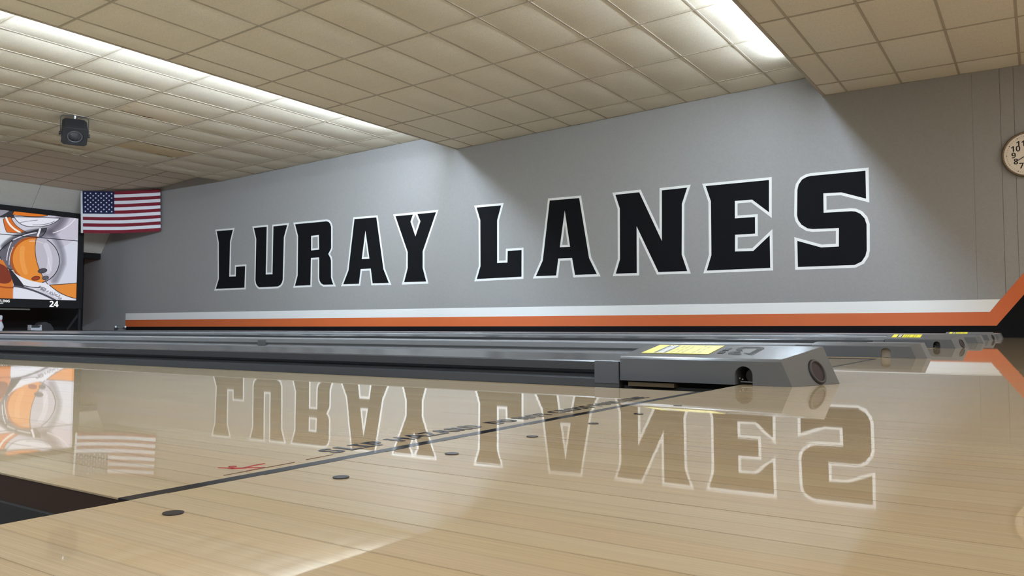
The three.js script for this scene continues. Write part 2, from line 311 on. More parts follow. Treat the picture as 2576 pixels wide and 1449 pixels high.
laneSpans.forEach(([x0, x1], k) => {
  const xc = (x0 + x1) / 2, lane = thing('bowling_lane', laneWords[k], 'lane', [xc, 0, 0]), len = -0.0135 - LANE_END, zc = (LANE_END - 0.0135) / 2;
  if (k === 0) {
    const kinds = boardSet(6, len, 0.0012);
    for (let i = 0; i < 39; i++) {
      const m = part('board', kinds[Math.floor(rnd() * 6)], woodMats[Math.floor(rnd() * 6)], lane, [x0 - xc + (i + 0.5) * (x1 - x0) / 39, (rnd() - 0.5) * 0.0001, zc]);
      m.rotation.z = (rnd() - 0.5) * 0.0009;
    }
  } else {
    const gs = [];
    for (let i = 0; i < 3; i++) { const g = box((x1 - x0) / 3, 0.02, len, 0, -0.01, 0), uv = g.attributes.uv, p = g.attributes.position; for (let q = 0; q < uv.count; q++) uv.setXY(q, p.getX(q) / 0.41 + 0.5, p.getZ(q) / 1.6 + k); gs.push(g.translate(x0 - xc + (i + 0.5) * (x1 - x0) / 3, 0, zc)); }
    part('board_field', mergeGeometries(gs), fieldMat, lane).userData.kind = 'stuff';
  }
  part('lane_edge', span(x0 - xc + 0.0005, x1 - xc - 0.0005, -0.13, k ? -0.0205 : -0.0013, LANE_END, -0.002), laneSide, lane);
  part('foul_line', span(x0 - xc, x1 - xc, -0.0012, 0.00012, -0.0134, -0.0002), foulBlack, lane);
  for (const [a, b] of gutters[k]) part('gutter', troughGeo(a - xc, b - xc, LANE_END, -0.004), gutterMat, lane);
  if (k === 0) {
    const words = (str, xa, xb, h) => {
      const g = new TextGeometry(str, { font, size: h, depth: 0.0003, curveSegments: 5, bevelEnabled: false });
      g.computeBoundingBox(); const b = g.boundingBox; g.translate(-b.min.x, 0, 0); g.scale((xb - xa) / (b.max.x - b.min.x), 1, 1);
      g.rotateX(-Math.PI / 2).translate(xa - xc, 0.00012, -0.032); part('lettering', g, markBlack, lane, null, 'black warning words painted past the foul line');
    };
    words('SLIP HAZARD', 0.516, 0.752, 0.026); words('DO NOT CROSS FOUL LINE', 0.778, 1.215, 0.024);
    // the red mark: a falling figure over a ground line
    const bar = (x0_, z0_, x1_, z1_, w) => { const l = Math.hypot(x1_ - x0_, z1_ - z0_), a = Math.atan2(z1_ - z0_, x1_ - x0_); return box(l, 0.0004, w, 0, 0, 0).rotateY(-a).translate((x0_ + x1_) / 2 - xc, 0.0002, (z0_ + z1_) / 2); };
    part('falling_figure', mergeGeometries([bar(0.4105, -0.0555, 0.4145, -0.0475, 0.0022), bar(0.4145, -0.0475, 0.415, -0.0425, 0.003), bar(0.4145, -0.044, 0.423, -0.0365, 0.0042), bar(0.422, -0.038, 0.434, -0.0405, 0.0024), bar(0.434, -0.0405, 0.445, -0.041, 0.002), bar(0.423, -0.037, 0.433, -0.0255, 0.0022), bar(0.433, -0.0255, 0.4145, -0.025, 0.0016),
      new THREE.CylinderGeometry(0.0034, 0.0034, 0.0004, 14).translate(0.4205 - xc, 0.0002, -0.0505)]), markRed, lane, null, 'red falling figure mark');
    part('ground_stroke', mergeGeometries([bar(0.392, -0.0232, 0.463, -0.0248, 0.0011), bar(0.478, -0.027, 0.51, -0.028, 0.0009)]), std(lin(0.12, 0.07, 0.05), 0.1), lane);
  }
});

// ---------------------------------------------------------------- grey dividers between the lanes and their end caps
// [centre x, half width, ball-return kind]
const dividers = [
  [1.733, 0.156, true, 'nearest grey lane divider running back from the cap with the big yellow sticker', 'nearest grey divider cap with large yellow warning sticker and dark round lens'],
  [3.42, 0.10, false, 'narrow grey lane divider with a pale top edge, second from the camera', 'plain narrow grey divider cap with a pale arched hole, behind the nearest cap'],
  [5.25, 0.156, true, 'wide grey lane divider, third from the camera', 'grey divider cap with yellow sticker and black arched hole, middle of the three stickered caps'],
  [6.95, 0.10, false, 'narrow grey lane divider, fourth from the camera', 'small plain divider cap whose nose shines white, between the two far stickered caps'],
  [8.77, 0.156, true, 'wide grey lane divider ending below the number 24', 'farthest stickered grey divider cap with small round lens'],
  [10.47, 0.10, false, 'narrow grey divider closest to the lettered wall', 'farthest small grey divider cap, at the right end of the row of caps'],
];
const stickerTex = canvasTexture(512, 896, (c, w, h) => {          // u across the cap, v along it, read from the approach
  c.fillStyle = '#e9de3f'; c.fillRect(0, 0, w, h);
  c.fillStyle = '#16150f'; c.fillRect(24, 150, w - 48, 170);
  c.fillStyle = '#f2f0e6'; c.font = 'bold 132px sans-serif'; c.textAlign = 'center'; c.textBaseline = 'middle'; c.fillText('WARNING', w / 2, 238, w - 70);
  c.fillStyle = '#2a2712'; c.font = 'bold 58px sans-serif';
  const rows = ['STAY OFF LANES', 'SLIPPERY SURFACE', 'MOVING PARTS', '', 'KEEP HANDS CLEAR', 'BALL RETURN'];
  rows.forEach((r, i) => c.fillText(r, w / 2, 388 + i * 70, w - 40));
  c.font = '30px sans-serif'; c.fillText('SEE OPERATOR', w * 0.7, 860, 220);
});
const stickerMat = std(0xffffff, 0.35, { map: stickerTex });
const evaluator = new Evaluator(); evaluator.useGroups = false;
function capGeometry(hw, ball) {
  const e = ball ? 0.052 : 0.047, r = ball ? 0.0755 : 0.058, z0 = -0.262, zn = 0.103, tip = 0.158, s = 0.42, b = 0.006, yb = 0.0002;
  const pts = [];
  const nose = (x, y) => (ball ? zn + (tip - zn) * (1 - Math.abs(x) / hw) : 0.112 + 0.043 * (1 - (x / hw) ** 2)) - s * y;
  const sec = [[-hw, yb], [-hw, e - b * 0.8], [-hw + b * 0.25, e - b * 0.2], [-hw + b, e + b * 0.35 * (r - e) / hw * 4 * 0.5], [0, r], [hw - b, e + b * 0.35 * (r - e) / hw * 4 * 0.5], [hw - b * 0.25, e - b * 0.2], [hw, e - b * 0.8], [hw, yb], [0, yb]];
  if (!ball) sec.push([-hw * 0.5, yb], [hw * 0.5, yb], [-hw * 0.5, (e + r) / 2 + 0.003], [hw * 0.5, (e + r) / 2 + 0.003]);
  for (const [x, y] of sec) { pts.push(new THREE.Vector3(x, y, z0)); pts.push(new THREE.Vector3(x, y, nose(x, y))); }
  const g = new ConvexGeometry(pts);
  const uv = new Float32Array(g.attributes.position.count * 2), p = g.attributes.position;
  for (let i = 0; i < p.count; i++) { uv[2 * i] = p.getX(i) * 4; uv[2 * i + 1] = p.getZ(i) * 4; }
  g.setAttribute('uv', new THREE.BufferAttribute(uv, 2));
  // the arched hole in the side towards the camera
  const arch = new THREE.Shape(); const rr = 0.0178;
  arch.moveTo(-rr, -0.02); arch.lineTo(rr, -0.02); arch.lineTo(rr, 0.0195); arch.absarc(0, 0.0195, rr, 0, Math.PI, false); arch.lineTo(-rr, -0.02);
  const depth = ball ? 0.13 : hw * 2 + 0.1;
  const cut = new THREE.ExtrudeGeometry(arch, { depth, bevelEnabled: false, curveSegments: 16 }).rotateY(Math.PI / 2).translate(-hw - 0.03, 0, 0.009);
  const A = new Brush(g.toNonIndexed ? g : g), B = new Brush(cut); A.updateMatrixWorld(); B.updateMatrixWorld();
  const out = evaluator.evaluate(A, B, SUBTRACTION);
  return { geo: out.geometry, e, r, nose, zn, tip, s };
}
const capB = capGeometry(0.156, true), capN = capGeometry(0.10, false);
function railGeo(hw, top, rise, z0, z1) {
  const s = new THREE.Shape(), L = [[-hw, -0.13], [-hw - 0.003, -0.016], [-hw, 0.001], [-hw + 0.004, 0.0045], [-hw + 0.013, 0.006], [-hw + 0.013, 0.0105], [-hw + 0.006, 0.015], [-hw, 0.021], [-hw, top - 0.003], [-hw + 0.003, top], [-hw * 0.15, top + rise]];
  s.moveTo(...L[0]); for (const q of L.slice(1)) s.lineTo(...q); for (const q of [...L].reverse()) s.lineTo(-q[0], q[1]); s.closePath();
  return new THREE.ExtrudeGeometry(s, { depth: z1 - z0, bevelEnabled: false }).translate(0, 0, z0);
}
dividers.forEach(([x, hw, ball, railLabel, capLabel], i) => {
  const d = thing('lane_divider', railLabel, 'lane divider', [x, 0, 0]);
  const top = ball ? 0.0415 : 0.047, rise = ball ? 0.010 : 0.004;
  part('rail', railGeo(hw - 0.004, top, rise, -18.7, -0.265), ball ? greyRail : paleRail, d);
  part('joint_block', span(-hw + 0.001, -hw + 0.02, -0.008, top - 0.001, -0.325, -0.266), clipGrey, d);
  part('base_board', span(-hw + 0.02, hw - 0.02, -0.13, -0.012, -0.264, -0.003), black, d);
  if (i === 0) part('wood_block', span(-hw + 0.005, -hw + 0.03, -0.0118, -0.003, -0.245, -0.14), std(lin(0.10, 0.07, 0.035), 0.7), d);
  if (i === 1) { part('joint_block', span(-hw - 0.001, -hw + 0.02, 0.004, 0.036, -3.65, -3.575), clipGrey, d, null, 'grey clip joining two rail lengths'); }
  const c = thing('divider_cap', capLabel, 'divider cap', [x, 0, 0]);
  const k = ball ? capB : capN;
  part('shell', k.geo, greyPlastic, c);
  if (!ball) part('added_hole_plate', span(-hw + 0.022, -hw + 0.026, 0.001, 0.045, -0.02, 0.04), std(lin(0.42, 0.37, 0.30), 0.6), c, null, 'pale plate added for the lit floor seen through the arched hole');  // pale plate stands in for lit floor showing through the hole
  // plates under the hole: black wheel and bolts inside
  if (ball) {
    part('wheel', mergeGeometries([new THREE.CylinderGeometry(0.013, 0.013, 0.012, 24).rotateZ(Math.PI / 2), new THREE.TorusGeometry(0.0135, 0.002, 8, 28).rotateY(Math.PI / 2), new THREE.CylinderGeometry(0.004, 0.004, 0.018, 12).rotateZ(Math.PI / 2)]), std(lin(0.02, 0.02, 0.022), 0.3), c, [-hw + 0.035, 0.0175, 0.018]);
    part('bolt', mergeGeometries([new THREE.SphereGeometry(0.0018, 10, 8).translate(0, 0.004, -0.004), new THREE.SphereGeometry(0.0018, 10, 8).translate(0, 0.002, 0.002), new THREE.CylinderGeometry(0.0008, 0.0008, 0.028, 8).rotateX(Math.PI / 2).translate(0, -0.003, 0.012)]), metalGrey, c, [-hw + 0.016, 0.0085, 0.0]);
    // sticker and emblem on the slope towards the camera
    const slope = Math.atan2(k.r - k.e, hw);
    const onSlope = (geo, mat, name, u, z, lift, label) => { const m = part(name, geo, mat, c, null, label); m.rotation.z = slope; m.position.set(-hw * (1 - u), k.e + (k.r - k.e) * u + lift, z); return m; };
    const sg = new THREE.BoxGeometry(0.105, 0.0004, 0.152); { const p = sg.attributes.position, uv = sg.attributes.uv; for (let q = 0; q < p.count; q++) uv.setXY(q, p.getX(q) / 0.105 + 0.5, 0.5 - p.getZ(q) / 0.152); }
    onSlope(sg, stickerMat, 'warning_sticker', 0.60, -0.154, 0.0007, 'yellow sticker with a black WARNING bar');
    if (i === 0) {
      const strokes = [], st = (pts, w) => { for (let q = 0; q + 1 < pts.length; q++) { const [a, b] = pts[q], [e, f] = pts[q + 1], l = Math.hypot(e - a, f - b); strokes.push(box(l + w * 0.6, 0.0003, w).rotateY(-Math.atan2(f - b, e - a)).translate((a + e) / 2, 0, (b + f) / 2)); } };
      // three nested outlines: a large loop and a small one at its lower left
      for (const g of [0, 0.0048, 0.0096]) {
        st([[-0.002, -0.012 + g * 0.6], [0.010, -0.0225 + g], [0.0185, -0.0245 + g], [0.034 - g * 0.6, -0.023 + g], [0.046 - g, -0.018 + g], [0.046 - g, 0.021 - g * 0.7], [0.034 - g * 0.5, 0.0285 - g], [-0.043 + g * 0.7, 0.0265 - g], [-0.030 + g * 0.5, 0.014 - g]], 0.0017);
        st([[-0.043 + g * 0.8, 0.002], [-0.043 + g * 0.8, -0.0146 + g * 0.3], [-0.036 + g * 0.4, -0.024 + g], [-0.0247, -0.0275 + g], [-0.014 - g * 0.4, -0.0233 + g], [-0.012 - g * 0.6, -0.008 + g * 0.2]], 0.0017);
      }
      onSlope(mergeGeometries(strokes), black, 'emblem', 0.57, -0.014, 0.0009, 'black line emblem');
      const tg = new TextGeometry('BR', { font, size: 0.013, depth: 0.0003, curveSegments: 4, bevelEnabled: false }).rotateX(-Math.PI / 2); tg.scale(3, 1, 1).translate(-0.04, -0.0002, 0.006);
      onSlope(tg, black, 'emblem_lettering', 0.58, -0.058, 0.0009, 'black letters beside the emblem');
    }
    // round lens on the left nose face: face through (-hw, 0, zn), (0, 0, tip), leaning back
    const nv = new THREE.Vector3(-(k.tip - k.zn) / hw, k.s, 1).normalize(), xl = -0.058, yl = 0.0255;
    const at = new THREE.Vector3(xl, yl, k.nose(xl, yl)), qn = new THREE.Quaternion().setFromUnitVectors(new THREE.Vector3(0, 0, 1), nv);
    const ring = part('lens_rim', new THREE.TorusGeometry(0.0225, 0.0042, 10, 40), std(lin(0.008, 0.006, 0.007), 0.6), c); ring.position.copy(at); ring.quaternion.copy(qn);
    const lens = part('lens', new THREE.CylinderGeometry(0.022, 0.022, 0.003, 40).rotateX(Math.PI / 2), new THREE.MeshPhysicalMaterial({ color: lin(0.018, 0.009, 0.012), roughness: 0.6, specularIntensity: 0.4 }), c); lens.position.copy(at); lens.quaternion.copy(qn);
  }
});

// ---------------------------------------------------------------- ceiling lamps: rows of tubes tucked behind the steps
const tubeMat = std(0x101010, 0.4, { emissive: TUBE_COLOR, emissiveIntensity: TUBE_GLOW });
const battenMat = std(lin(0.7, 0.7, 0.68), 0.5);
function lampRow(row, yTube, zTube, xEnd, n, labelFor) {
  for (let i = 0; i < n; i++) {
    const L = 2.42, xc = xEnd - L / 2 - i * (L + 0.02);
    const t = thing('tube_lamp', labelFor(i), 'ceiling lamp', [xc, yTube, zTube], 0, row === 1 && i === 0 ? undefined : row === 1 ? 'tubes of the nearer lamp row' : 'tubes of the farther lamp row');
    part('tube', new THREE.CapsuleGeometry(0.021, L - 0.06, 6, 16).rotateZ(Math.PI / 2), tubeMat, t);
    part('batten', span(-L / 2, L / 2, 0.03, 0.062, -0.02, 0.03), battenMat, t);
    part('lamp_holder', span(-L / 2, -L / 2 + 0.02, -0.015, 0.032, -0.012, 0.012), battenMat, t);
    part('lamp_holder', span(L / 2 - 0.02, L / 2, -0.015, 0.032, -0.012, 0.012), battenMat, t);
  }
  // light: one long lamp per pair of tubes, one face down and one face towards the pins and up
  for (let i = 0; i < n; i += 2) {
    const W = Math.min(2, n - i) * 2.44, xc = xEnd - W / 2 - i * 2.44;
    for (const [ny, nz, k] of [[-1, -0.1, row === 1 ? 1.15 : 1.25], row === 1 ? [-0.1, -0.99, 0.55] : [0.1, -0.99, 1.55], [-0.3, 0.95, 0.7]]) {
      const a = new THREE.RectAreaLight(TUBE_COLOR, TUBE_LIGHT * k, W, 0.05);
      const l = Math.hypot(ny, nz);
      a.position.set(xc, yTube + 0.026 * ny / l, zTube + 0.026 * nz / l); a.lookAt(xc, yTube + ny, zTube + nz); scene.add(a);
    }
  }
}
lampRow(1, 3.515, -2.04, 10.17, 9, (i) => i === 0 ? 'glowing white tube lamp beside the ceiling step, above the letter S' : 'white tube lamp of the nearer row, past the top edge of the photo');
lampRow(2, 3.49, -8.42, 10.4, 9, (i) => 'white tube lamp of the farther row, hidden behind the long ceiling step');

// ---------------------------------------------------------------- screens over the pins
{
  const Z = -19.3, F = thing('masking_unit', 'black framed pair of screens over the pins showing an orange and grey bowling ball painting', 'screen', [8.545, -0.005, Z]); F.scale.setScalar(1.042);
  const X = (x) => x - 8.2;
  part('frame', mergeGeometries([span(X(6.3), X(10.055), 2.70, 2.82, -0.1, 0.03), span(X(9.925), X(10.055), 0.56, 2.70, -0.1, 0.03), span(X(6.3), X(9.925), 0.56, 0.752, -0.1, 0.03), span(X(6.3), X(6.42), 0.752, 2.70, -0.1, 0.03)]), std(lin(0.004, 0.004, 0.005), 0.8), F);
  const art = (y0, y1) => canvasTexture(1024, Math.round(1024 * (y1 - y0) / 3.5), (c, w, h) => {
    // drawing space: x in metres 6.42..9.92, y in metres, up
    const px = (x) => (x - 6.42) / 3.5 * w, py = (y) => (y1 - y) / (y1 - y0) * h, sc = w / 3.5;
    const poly = (pts, col) => { c.fillStyle = col; c.beginPath(); pts.forEach(([a, b], i) => i ? c.lineTo(px(a), py(b)) : c.moveTo(px(a), py(b))); c.closePath(); c.fill(); };
    const curve = (p, col, wd, fill) => { c.beginPath(); c.moveTo(px(p[0][0]), py(p[0][1])); for (let i = 1; i + 1 < p.length; i += 2) c.quadraticCurveTo(px(p[i][0]), py(p[i][1]), px(p[i + 1][0]), py(p[i + 1][1])); if (fill) { c.fillStyle = fill; c.fill(); } if (col) { c.strokeStyle = col; c.lineWidth = wd; c.lineCap = 'round'; c.stroke(); } };
    c.fillStyle = '#c9c8d6'; c.fillRect(0, 0, w, h);
    const soft = (p, col, wd, n = 7) => { for (let q = n; q >= 1; q--) { c.globalAlpha = 1.1 / n; curve(p, col, wd * q / n, null); } c.globalAlpha = 1; };
    poly([[8.9, 2.75], [9.95, 2.75], [9.95, 1.1], [9.3, 1.0], [9.2, 2.0]], '#c3bfcf');
    poly([[9.45, 1.9], [9.95, 2.25], [9.95, 1.1], [9.4, 1.12]], '#cfd2e0');
    soft([[9.3, 2.3], [9.6, 2.0], [9.58, 1.6], [9.5, 1.35], [9.42, 1.2]], '#6f6b7b', 60);
    soft([[9.0, 2.2], [9.45, 2.35], [9.6, 2.78]], '#4a4655', 90);
    curve([[9.35, 2.3], [9.7, 2.45], [9.85, 2.7]], '#e6e3ee', 6, null);
    // upper swoops
    poly([[6.42, 2.75], [8.5, 2.75], [8.5, 2.55], [6.42, 2.4]], '#2e2c33');
    curve([[8.1, 2.5], [8.35, 2.62], [8.47, 2.78], [8.3, 2.78], [8.1, 2.7]], null, 0, '#8e8c98');
    curve([[8.46, 2.62], [8.5, 2.72], [8.54, 2.78], [9.3, 2.74], [9.2, 2.68], [8.9, 2.6], [8.46, 2.62]], '#2a2830', 4, '#d9741f');
    curve([[8.5, 2.58], [8.9, 2.62], [9.5, 2.66], [9.3, 2.42], [8.9, 2.4], [8.62, 2.36], [8.5, 2.58]], '#2a2830', 4, '#dfe1ec');
    curve([[8.62, 2.46], [8.8, 2.52], [9.0, 2.56]], '#6b6874', 3, null); curve([[8.9, 2.44], [9.2, 2.46], [9.38, 2.58]], '#3b3843', 3, null);
    poly([[6.42, 2.4], [8.3, 2.5], [8.5, 2.2], [8.4, 1.9], [6.42, 1.7]], '#d9dbe6');
    curve([[8.28, 2.5], [8.4, 2.58], [8.44, 2.56], [8.5, 2.36], [8.78, 2.26], [8.5, 2.2], [8.36, 2.22], [8.3, 2.34], [8.28, 2.5]], '#2a2830', 3, '#d26a22');
    curve([[8.34, 2.54], [8.4, 2.34], [8.64, 2.24]], '#f0ede6', 12, null);
    // dark arc over the ball
    curve([[8.2, 1.75], [8.5, 2.2], [9.2, 2.4], [9.2, 2.3], [9.1, 2.2], [8.66, 2.0], [8.5, 1.4], [8.36, 1.36], [8.2, 1.75]], '#1f1d24', 5, '#615f6b');
    soft([[8.3, 1.9], [8.55, 2.24], [9.14, 2.34]], '#1f1d24', 40);
    curve([[8.5, 2.06], [8.7, 2.2], [8.98, 2.27]], '#d9d8e2', 7, null); curve([[9.06, 2.36], [9.04, 2.28], [9.0, 2.16]], '#e8e7f0', 12, null);
    curve([[8.38, 1.6], [8.38, 1.8], [8.46, 2.0]], '#dcdbe6', 5, null); curve([[8.43, 1.5], [8.42, 1.7], [8.5, 1.9]], '#dcdbe6', 4, null);
    // the ball
    c.save(); c.beginPath(); c.ellipse(px(8.98), py(1.65), 0.53 * sc, 0.535 * sc, 0, 0, 7); c.fillStyle = '#b9b6c3'; c.fill(); c.clip();
    c.fillStyle = '#e08b35'; c.beginPath(); c.moveTo(px(8.3), py(2.3)); c.lineTo(px(8.99), py(2.3)); c.quadraticCurveTo(px(8.88), py(1.62), px(9.27), py(1.05)); c.lineTo(px(8.3), py(0.9)); c.fill();
    c.lineWidth = 0.1 * sc; c.strokeStyle = '#a8531a'; c.beginPath(); c.ellipse(px(8.98), py(1.65), 0.53 * sc, 0.535 * sc, 0, 2.3, 4.7); c.stroke();
    curve([[8.7, 1.9], [8.66, 1.6], [8.78, 1.35]], '#e89a4a', 30, null); curve([[9.2, 2.0], [9.36, 1.7], [9.26, 1.4]], '#cdcbd8', 34, null);
    curve([[8.84, 2.06], [9.0, 2.1], [9.14, 2.04]], '#e0d3d0', 4, null);
    c.restore();
    curve([[8.99, 2.18], [8.88, 1.62], [9.27, 1.1]], '#5a2c12', 4, null);
    c.lineWidth = 5; c.strokeStyle = '#211f26'; c.beginPath(); c.ellipse(px(8.98), py(1.65), 0.53 * sc, 0.535 * sc, 0, -1.1, 1.25); c.stroke();
    for (const [x, y, a, b, col] of [[9.14, 1.41, 0.1, 0.05, '#4a4852'], [9.21, 1.25, 0.07, 0.042, '#5d5b66'], [9.0, 1.23, 0.09, 0.045, '#9a3a1c']]) { c.fillStyle = col; c.beginPath(); c.ellipse(px(x), py(y), a * sc, b * sc, -0.25, 0, 7); c.fill(); c.strokeStyle = '#26242b'; c.lineWidth = 3; c.stroke(); }
    curve([[9.26, 1.72], [9.28, 1.55], [9.34, 1.42]], '#e6e5f0', 3, null);
    // lower swoops
    poly([[6.42, 1.5], [8.3, 1.6], [8.52, 1.2], [8.53, 0.7], [6.42, 0.7]], '#d0752a');
    curve([[8.2, 1.52], [8.4, 1.5], [8.5, 1.24], [8.5, 1.06], [8.3, 1.08], [8.0, 1.12], [8.2, 1.52]], null, 0, '#7a2f16');
    curve([[8.2, 1.02], [8.36, 0.98], [8.53, 1.0]], '#a04a1c', 10, null);
    curve([[8.42, 1.42], [8.7, 1.24], [8.78, 1.12], [8.95, 1.02], [8.55, 1.02], [8.53, 1.1], [8.42, 1.42]], null, 0, '#26242b');
    poly([[8.54, 1.02], [9.0, 0.98], [9.45, 0.74], [9.4, 0.72], [8.54, 0.72]], '#dcdfea');
    curve([[8.5, 1.36], [8.8, 1.14], [9.2, 1.13], [9.32, 1.1], [9.5, 0.9], [9.95, 0.78], [9.95, 0.7], [9.5, 0.7], [9.2, 0.98], [8.95, 1.0], [8.76, 1.04], [8.62, 1.24], [8.5, 1.36]], null, 0, '#e2e4ee');
    curve([[8.55, 1.03], [8.9, 1.02], [9.45, 0.74]], '#4a4853', 12, null); curve([[8.76, 1.05], [9.0, 1.0], [9.15, 1.03]], '#26242b', 5, null);
    let s = 5; for (let i = 0; i < 60; i++) { s = (s * 1664525 + 1013904223) % 4294967296; const a = 9.08 + (s / 4294967296) * 0.5; s = (s * 1664525 + 1013904223) % 4294967296; c.fillStyle = '#8b8997'; c.beginPath(); c.arc(px(a), py(1.03 - (a - 9.08) * 0.46 + (s / 4294967296 - 0.5) * 0.09), 4, 0, 7); c.fill(); }
    curve([[9.3, 1.09], [9.6, 1.12], [9.95, 1.17], [9.95, 0.9], [9.95, 0.8], [9.62, 0.82], [9.3, 1.09]], '#2a2018', 4, '#df8a38');
  });
  const scr = (name, y0, y1) => { const t = art(y0, y1); const m = std(0x050505, 0.3, { emissive: 0xffffff, emissiveMap: t, emissiveIntensity: SCREEN_GLOW }); part(name, new THREE.BoxGeometry(3.5, y1 - y0, 0.02), m, F, [X(8.17), (y0 + y1) / 2, 0.0]); };
  scr('screen_panel', 2.174, 2.70); scr('screen_panel', 0.754, 2.158);
  part('screen_joint', span(X(6.42), X(9.925), 2.158, 2.174, -0.01, 0.014), black, F);
  const glyphs = (str, size, xl, y, mat, name, label) => { const g = new TextGeometry(str, { font, size, depth: 0.004, curveSegments: 5, bevelEnabled: false }); g.computeBoundingBox(); g.translate(X(xl) - g.boundingBox.max.x, y, 0.03); part(name, g, mat, F, null, label); };
  const lit = std(0x222222, 0.5, { emissive: 0xffffff, emissiveIntensity: 0.85 }), dimLit = std(0x222222, 0.5, { emissive: 0xffffff, emissiveIntensity: 0.4 });
  glyphs('24', 0.137, 9.505, 0.588, lit, 'lane_number', 'glowing white lane number 24');
  glyphs('BOWLING', 0.058, 8.455, 0.668, lit, 'screen_lettering', 'white glowing word BOWLING');
  part('screen_lettering', span(X(8.1), X(8.325), 0.635, 0.652, 0.03, 0.032), dimLit, F);
  part('side_post', span(X(10.0), X(10.055), 0.045, 0.56, -0.1, -0.02), black, F);
  const br = part('brace', box(0.05, 0.5, 0.04), black, F, [X(9.90), 0.26, -0.07]); br.rotation.z = -0.62;
  part('pin_guard', span(X(6.4), X(8.93), 0.505, 0.54, -0.12, -0.06), std(lin(0.16, 0.15, 0.115), 0.6), F);
  const a = new THREE.RectAreaLight(lin(1, 0.93, 0.9), 0.1, 3.5, 1.94); a.position.set(8.51, 1.8, Z + 0.06); a.lookAt(8.51, 1.8, 0); scene.add(a);
}

// ---------------------------------------------------------------- flag across the corner
{
  const A = new THREE.Vector3(10.211, 3.455, -19.0), B = new THREE.Vector3(11.315, 3.515, -17.40), len = Math.hypot(B.x - A.x, B.z - A.z), H = 1.035;
  const f = thing('flag', 'striped flag with white stars on a blue canton hung across the ceiling corner', 'flag', [A.x, A.y - H, A.z], -Math.atan2(B.z - A.z, B.x - A.x));
  const tex = canvasTexture(1024, 540, (c, w, h) => {
    for (let i = 0; i < 13; i++) { c.fillStyle = i % 2 ? '#e8ebf2' : '#7d1a2c'; c.fillRect(0, h * i / 13, w, h / 13 + 1); }
    c.fillStyle = '#141c48'; c.fillRect(0, 0, w * 0.405, h * 7 / 13);
    c.fillStyle = '#f3f5fb';
    const star = (x, y, r) => { c.beginPath(); for (let i = 0; i < 10; i++) { const a = -Math.PI / 2 + i * Math.PI / 5, q = i % 2 ? r * 0.4 : r; i ? c.lineTo(x + Math.cos(a) * q, y + Math.sin(a) * q) : c.moveTo(x + Math.cos(a) * q, y + Math.sin(a) * q); } c.fill(); };
    for (let r = 0; r < 9; r++) for (let k = 0; k < (r % 2 ? 5 : 6); k++) star(w * 0.405 * ((r % 2 ? 2 : 1) + 2 * k) / 12, h * 7 / 13 * (r + 1) / 10, 15);
  });
  const W = len - 0.06, g = new THREE.BoxGeometry(W, H, 0.002, 60, 30, 1), p = g.attributes.position;
  for (let i = 0; i < p.count; i++) {
    const u = p.getX(i) / W + 0.5, v = p.getY(i) / H + 0.5;
    p.setY(i, p.getY(i) + 0.052 * u * u - 0.012 * Math.sin(u * Math.PI) * 1.2); 
    p.setZ(i, p.getZ(i) + 0.008 * Math.sin(u * 9 + v * 2) + 0.005 * Math.sin(u * 23 - v * 4) * (1 - v * 0.5));
    p.setX(i, p.getX(i) + (1 - v) * 0.035);
  }
  g.computeVertexNormals();
  const uv = g.attributes.uv; for (let i = 0; i < p.count; i++) { const x = (i, 0); }
  part('cloth', g, std(0xffffff, 0.85, { map: tex }), f, [0.06 + W / 2, H / 2 - 0.0, 0]);
  const hd = box(0.05, H, 0.004), hp = hd.attributes.position; for (let i = 0; i < hp.count; i++) hp.setX(i, hp.getX(i) + (0.5 - hp.getY(i) / H) * 0.035);
  part('header_band', hd, std(lin(0.72, 0.76, 0.78), 0.8), f, [0.036, H / 2, 0]);
  for (const y of [0.03, H - 0.03]) part('grommet', new THREE.TorusGeometry(0.011, 0.004, 8, 18), std(lin(0.5, 0.38, 0.15), 0.35, { metalness: 0.8 }), f, [0.036 + (0.5 - y / H) * 0.035, y, 0.003]);
}

